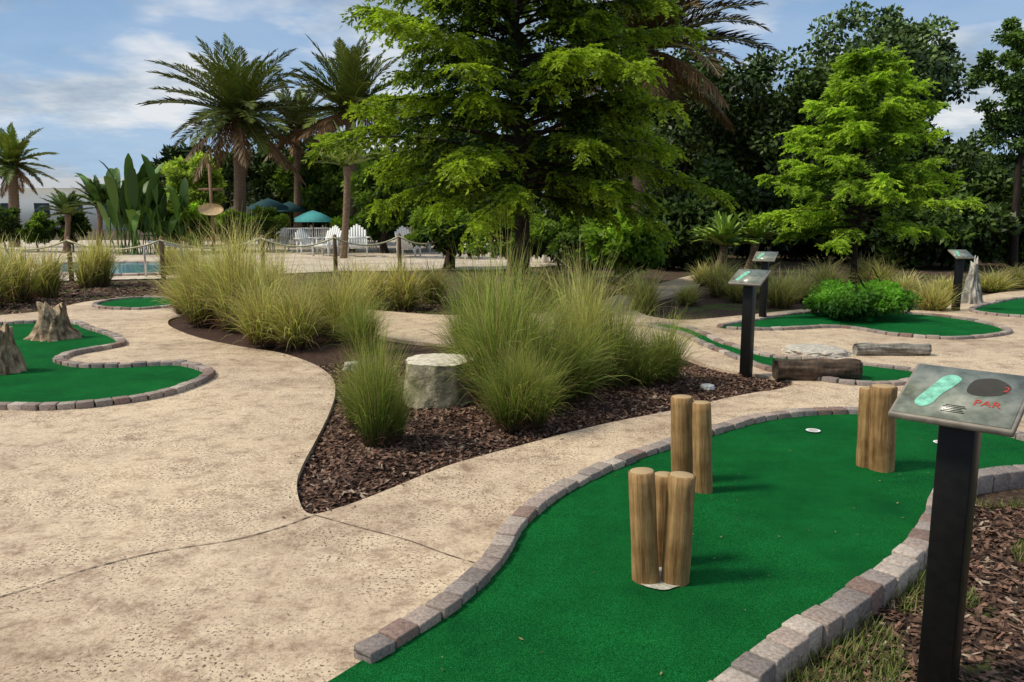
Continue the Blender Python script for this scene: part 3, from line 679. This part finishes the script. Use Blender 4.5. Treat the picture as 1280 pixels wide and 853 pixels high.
def paddle(u, Y, vtop, wpx, seed, n=46):
    r = np.random.default_rng(seed); H = P(u, vtop, Y)[2]; par = empty('bird_of_paradise_plant', (P(u, 268, Y)[0], Y, GZ)); mb = MB(); W = wpx/2/F*Y
    for i in range(n):
        az = r.uniform(0, 6.28); ou = r.random()**.8; L = H*r.uniform(.45, 1.05); K = 14; s = np.linspace(0, 1, K)
        th = 1.5-ou*.45-np.maximum(s-.45, 0)**1.3*r.uniform(.8, 3.2); st = L/(K-1); px = np.r_[0, np.cumsum(np.cos(th[:-1])*st)]; pz = np.r_[0, np.cumsum(np.sin(th[:-1])*st)]
        hd = np.array([math.cos(az), math.sin(az), 0]); pts = hd*px[:, None]*(W/(H*.5))+np.array([0, 0, 1])*pz[:, None]+np.array([r.normal(0, .45), r.normal(0, .45), 0])
        w = np.where(s < .5, .025, .19*np.sin(np.clip((s-.5)/.5, 0, 1)*math.pi*.9+.25)**.6+.01); w[-1] = .02; sd = np.array([-hd[1], hd[0], 0])
        A = pts+sd*w[:, None]; B = pts-sd*w[:, None]; A[:, 2] += w*.4; B[:, 2] += w*.4
        t = r.random(); c = np.array([.02, .06, .012])*(1-t)+np.array([.13, .24, .035])*t; k = np.arange(K-1)
        mb.add(np.vstack([A, pts, B]), np.concatenate([np.stack([k, k+K, k+1+K, k+1], 1), np.stack([k+K, k+2*K, k+1+2*K, k+1+K], 1)]), c)
    obj('leaves', mb.mesh('leaves', M_foldark), parent=par)
paddle(162, 33, 178, 84, 1, 44); paddle(198, 34, 205, 60, 2, 34)

# ------------------------------------------------------------ pool area
deck = np.array(GP([(-300, 352), (60, 350), (240, 346), (420, 338), (620, 336), (770, 326), (770, 300), (-300, 300)]))
fill('pool_deck', deck, M_deck, z=-.03)
m, nt, b, o = newmat('pool_water'); b.inputs['Base Color'].default_value = (.14, .34, .40, 1); b.inputs['Roughness'].default_value = .06
co = objco(nt); bump(nt, b, noisen(nt, co, 3, 3), .02, .4); M_water = m
pool = spline(GP([(60, 339), (110, 343), (180, 343), (235, 339), (250, 330), (170, 328), (70, 330)]), n=6); fill('swimming_pool_water', pool, M_water, z=-.02)
bricks('pool_coping', pool, .4, .3, .03, -.05, closed=True, dark=1.3)
mb = MB(); g = G(183, 346); mb.tube([[g[0], g[1], 0], [g[0], g[1], .75], [g[0]+.15, g[1], .9], [g[0]+.8, g[1]+.3, .75], [g[0]+.95, g[1]+.3, .0]], .03, n=8)
obj('pool_handrail', mb.mesh('pool_handrail', simple('steel', (.6, .6, .6), .3, .05, metal=.8), True))
M_rope = simple('rope', (.6, .55, .34), .9, .2, 30); M_wood = simple('brown_wood', (.20, .12, .07), .8, .4, 10, .5, .01, (1, 1, .2))
par = empty('rope_fence'); posts = [G(u, v) for u, v in ((-140, 352), (-20, 352), (90, 350), (205, 350), (330, 344), (420, 342), (500, 338), (560, 336), (640, 334))]
mp = MB(); mr = MB()
for i, p in enumerate(posts):
    mp.tube([[p[0], p[1], GZ], [p[0], p[1], 1.0], [p[0], p[1], 1.06]], [.06, .055, .03], n=10)
    if i < len(posts)-1:
        q = posts[i+1]; s = np.linspace(0, 1, 14); mr.tube(np.stack([p[0]+(q[0]-p[0])*s, p[1]+(q[1]-p[1])*s-.06, .97-.9*s*(1-s)], 1), .024, n=6)
obj('posts', mp.mesh('posts', M_wood), parent=par); obj('rope', mr.mesh('rope', M_rope, True), parent=par)

def chair_mesh():
    mb = MB()
    for i in range(6): mb.box([0, -.28+.1*i, .36-.025*i], [.54, .085, .02])
    rb_ = rotx(R(-24))
    for i in range(7):
        x = -.24+.08*i; h = .78-.09*abs(i-3)**1.3*.5; c = np.array([x*1.0, .30, .25])+rb_@np.array([0, 0, h/2]); mb.box(c, [.068, .02, h], rb_)
    for sx in (-1, 1):
        mb.box([sx*.33, -.02, .58], [.13, .75, .022]); mb.box([sx*.29, -.30, .28], [.03, .09, .58]); mb.box([sx*.29, .25, .28], [.03, .09, .58]); mb.box([sx*.27, .0, .28], [.025, .75, .10], rotx(R(-12)))
    mb.box([0, .42, .55], [.6, .02, .07]); mb.box([0, -.33, .34], [.56, .02, .1]); return mb.mesh('adirondack_chair', M_white)
cm = chair_mesh()
for (u, v, rz, s) in ((447, 320, 10, 1.15), (408, 319, -20, 1.1), (384, 317, 30, 1.0), (511, 320, 170, 1.1), (571, 322, -30, 1.15), (590, 323, 20, 1.15), (330, 312, 30, 1), (350, 313, 0, 1), (680, 327, 40, 1.05), (300, 313, 200, 1), (697, 328, 0, 1.05), (535, 314, 60, 1)):
    g = G(u, v); obj('adirondack_chair', cm, (g[0], g[1], -.03), (0, 0, R(rz)), s*1.12)
M_lounge = simple('brown_sling', (.30, .17, .10), .7, .2)
for i, u in enumerate((215, 232, 250, 272)):
    g = G(u, 309); mb = MB(); mb.box([0, 0, .38], [.62, 1.25, .05]); mb.box([0, .85, .66], [.62, .05, .75], rotx(R(-35)))
    for a in (-.28, .28):
        for b_ in (-.55, .55): mb.box([a, b_, .18], [.05, .05, .36])
    obj('lounge_chair', mb.mesh('lounge_chair', M_lounge), (g[0], g[1], -.03), (0, 0, R(20*i-50)), 1.15)
def umbrella(u, Y, vtop, wpx, col):
    c = P(u, vtop, Y); H = c[2]; r0 = wpx/2/F*Y; par = empty('patio_umbrella', (c[0], Y, 0)); mb = MB(); mb.tube([[0, 0, -.03], [0, 0, H]], .03, n=8); obj('pole', mb.mesh('pole', M_wood), parent=par)
    mb = MB(); n = 8; a = np.arange(n)/n*6.2832
    R1 = np.stack([np.cos(a)*r0, np.sin(a)*r0, np.full(n, H-r0*.42)], 1); R2 = R1.copy(); R2[:, 2] -= .16; Rm = R1*[.5, .5, 0]+np.array([0, 0, H-r0*.17]); top = [[0, 0, H]]
    j = np.arange(n); k = (j+1) % n
    mb.add(np.vstack([R2, R1, Rm]), np.concatenate([np.stack([j, k, k+n, j+n], 1), np.stack([j+n, k+n, k+2*n, j+2*n], 1)]))
    mb.add(np.vstack([Rm, top]), np.stack([j, k, np.full(n, n)], 1)); obj('canopy', mb.mesh('canopy', simple('canvas', col, .8, .1)), parent=par)
umbrella(391, 34, 263, 46, (.12, .48, .46)); umbrella(335, 40, 248, 50, (.015, .06, .07)); umbrella(362, 42, 252, 44, (.015, .06, .07)); umbrella(383, 44, 236, 34, (.02, .10, .13)); umbrella(300, 42, 255, 36, (.35, .33, .28))
c = P(265, 262, 33); par = empty('hanging_sign', (c[0], 33, 0)); mb = MB(); mb.tube([[0, 0, GZ], [0, 0, P(265, 205, 33)[2]]], .07, n=8); mb.box([0, 0, P(265, 237, 33)[2]], [1.0, .08, .09]); obj('post', mb.mesh('post', M_wood), parent=par)
n = 28; a = np.arange(n)/n*6.2832; sh = np.stack([np.cos(a)*.52, np.zeros(n), np.sin(a)*.24], 1); mb = MB(); i = np.arange(n); j = (i+1) % n
mb.add(np.vstack([sh-[0, .04, 0], sh+[0, .04, 0]]), np.stack([i, j, j+n, i+n], 1)); mb.f += [np.array([list(range(n))])]; mb.m += [np.zeros(1, int)]
obj('board', mb.mesh('board', simple('cream_sign', (.5, .36, .2), .7, .3)), (0, -.1, c[2]), parent=par)
mb = MB()
for a_ in (-.35, .35): mb.tube([[a_, -.05, c[2]+.15], [a_, -.05, P(265, 237, 33)[2]]], .012, n=5)
obj('hangers', mb.mesh('hangers', M_black), parent=par)
mb = MB()
p, q = G(310, 309), G(470, 309)
for i in range(60):
    t = i/59; mb.box([p[0]+(q[0]-p[0])*t, p[1], .45], [.05, .03, 1.0])
for z in (.2, .9): mb.box([(p[0]+q[0])/2, p[1]-.03, z], [q[0]-p[0], .03, .07])
obj('picket_fence', mb.mesh('picket_fence', M_white))
par = empty('white_building', (P(95, 268, 85)[0], 85, 0)); mb = MB(); mb.box([0, 5, 2.1], [32, 10, 4.3]); obj('walls', mb.mesh('walls', M_white), parent=par)
mb = MB(); mb.add([[-16.6, -.7, 4.25], [16.6, -.7, 4.25], [16.6, 10.7, 4.25], [-16.6, 10.7, 4.25], [-13, 5, 5.6], [13, 5, 5.6]], [[0, 1, 5, 4], [2, 3, 4, 5]]); mb.f += [np.array([[1, 2, 5], [3, 0, 4]])]; mb.m += [np.zeros(2, int)]
obj('roof', mb.mesh('roof', simple('grey_roof', (.42, .43, .44), .6, .1)), parent=par)
mb = MB()
for i in range(9): mb.box([-14+3.5*i, -.02, 2.0], [1.6, .06, 1.5])
obj('windows', mb.mesh('windows', simple('window_glass', (.05, .07, .09), .15, .2)), parent=par)

# ------------------------------------------------------------ light, sky, camera
SUN_EL = R(50); SUN_AZ = R(-100)
w = bpy.data.worlds.new('World'); scene.world = w; w.use_nodes = True; nt = w.node_tree; nt.nodes.clear()
out = nt.nodes.new('ShaderNodeOutputWorld'); bg = nt.nodes.new('ShaderNodeBackground'); sky = nt.nodes.new('ShaderNodeTexSky')
sky.sky_type = 'NISHITA'; sky.sun_disc = False; sky.sun_elevation = SUN_EL; sky.sun_rotation = SUN_AZ; sky.air_density = 1.0; sky.dust_density = 1.0
tc = nt.nodes.new('ShaderNodeTexCoord'); sx = nt.nodes.new('ShaderNodeSeparateXYZ'); nt.links.new(tc.outputs['Generated'], sx.inputs[0])
ad = N(nt, 'ShaderNodeMath', operation='ADD'); nt.links.new(sx.outputs[2], ad.inputs[0]); ad.inputs[1].default_value = .16
cx = nt.nodes.new('ShaderNodeCombineXYZ')
for k in (0, 1):
    dv = N(nt, 'ShaderNodeMath', operation='DIVIDE'); nt.links.new(sx.outputs[k], dv.inputs[0]); nt.links.new(ad.outputs[0], dv.inputs[1]); nt.links.new(dv.outputs[0], cx.inputs[k])
cx.inputs[2].default_value = 3.7
f1 = noisen(nt, cx.outputs[0], 1.5, 5, .55); f2 = noisen(nt, cx.outputs[0], 1.3, 5, .6)
cloudc = ramp(nt, f2, [(.40, (.36, .46, .60)), (.5, (.60, .69, .80)), (.60, (.98, 1.0, 1.03))])
blue = ramp(nt, sx.outputs[2], [(0.0, (.44, .66, .92)), (.35, (.22, .42, .76)), (1.0, (.10, .22, .50))])
cov = ramp(nt, f1, [(.42, (.15, .15, .15)), (.56, (1, 1, 1))])
cl = mixc(nt, blue.outputs[0], cloudc.outputs[0], cov.outputs[0])
sc10 = N(nt, 'ShaderNodeVectorMath', operation='SCALE'); sc10.inputs['Scale'].default_value = 8.6; nt.links.new(cl, sc10.inputs[0])
nt.links.new(mixc(nt, sky.outputs[0], sc10.outputs[0], .88), bg.inputs[0]); bg.inputs[1].default_value = .1
nt.links.new(bg.outputs[0], out.inputs[0])
sl = bpy.data.lights.new('sun', 'SUN'); sl.energy = 3.7; sl.angle = R(11); sl.color = (1, .92, .77); so = bpy.data.objects.new('sun', sl); scene.collection.objects.link(so)
d = Vector((math.sin(SUN_AZ)*math.cos(SUN_EL), math.cos(SUN_AZ)*math.cos(SUN_EL), math.sin(SUN_EL))); so.rotation_euler = d.to_track_quat('Z', 'Y').to_euler()
cam = bpy.data.cameras.new('camera'); cam.lens = 28; cam.sensor_width = 36; cam.clip_end = 3000; cam.clip_start = .05
co = bpy.data.objects.new('camera', cam); scene.collection.objects.link(co); co.location = (0, 0, CH); co.rotation_euler = (R(90)-PITCH, 0, 0); scene.camera = co
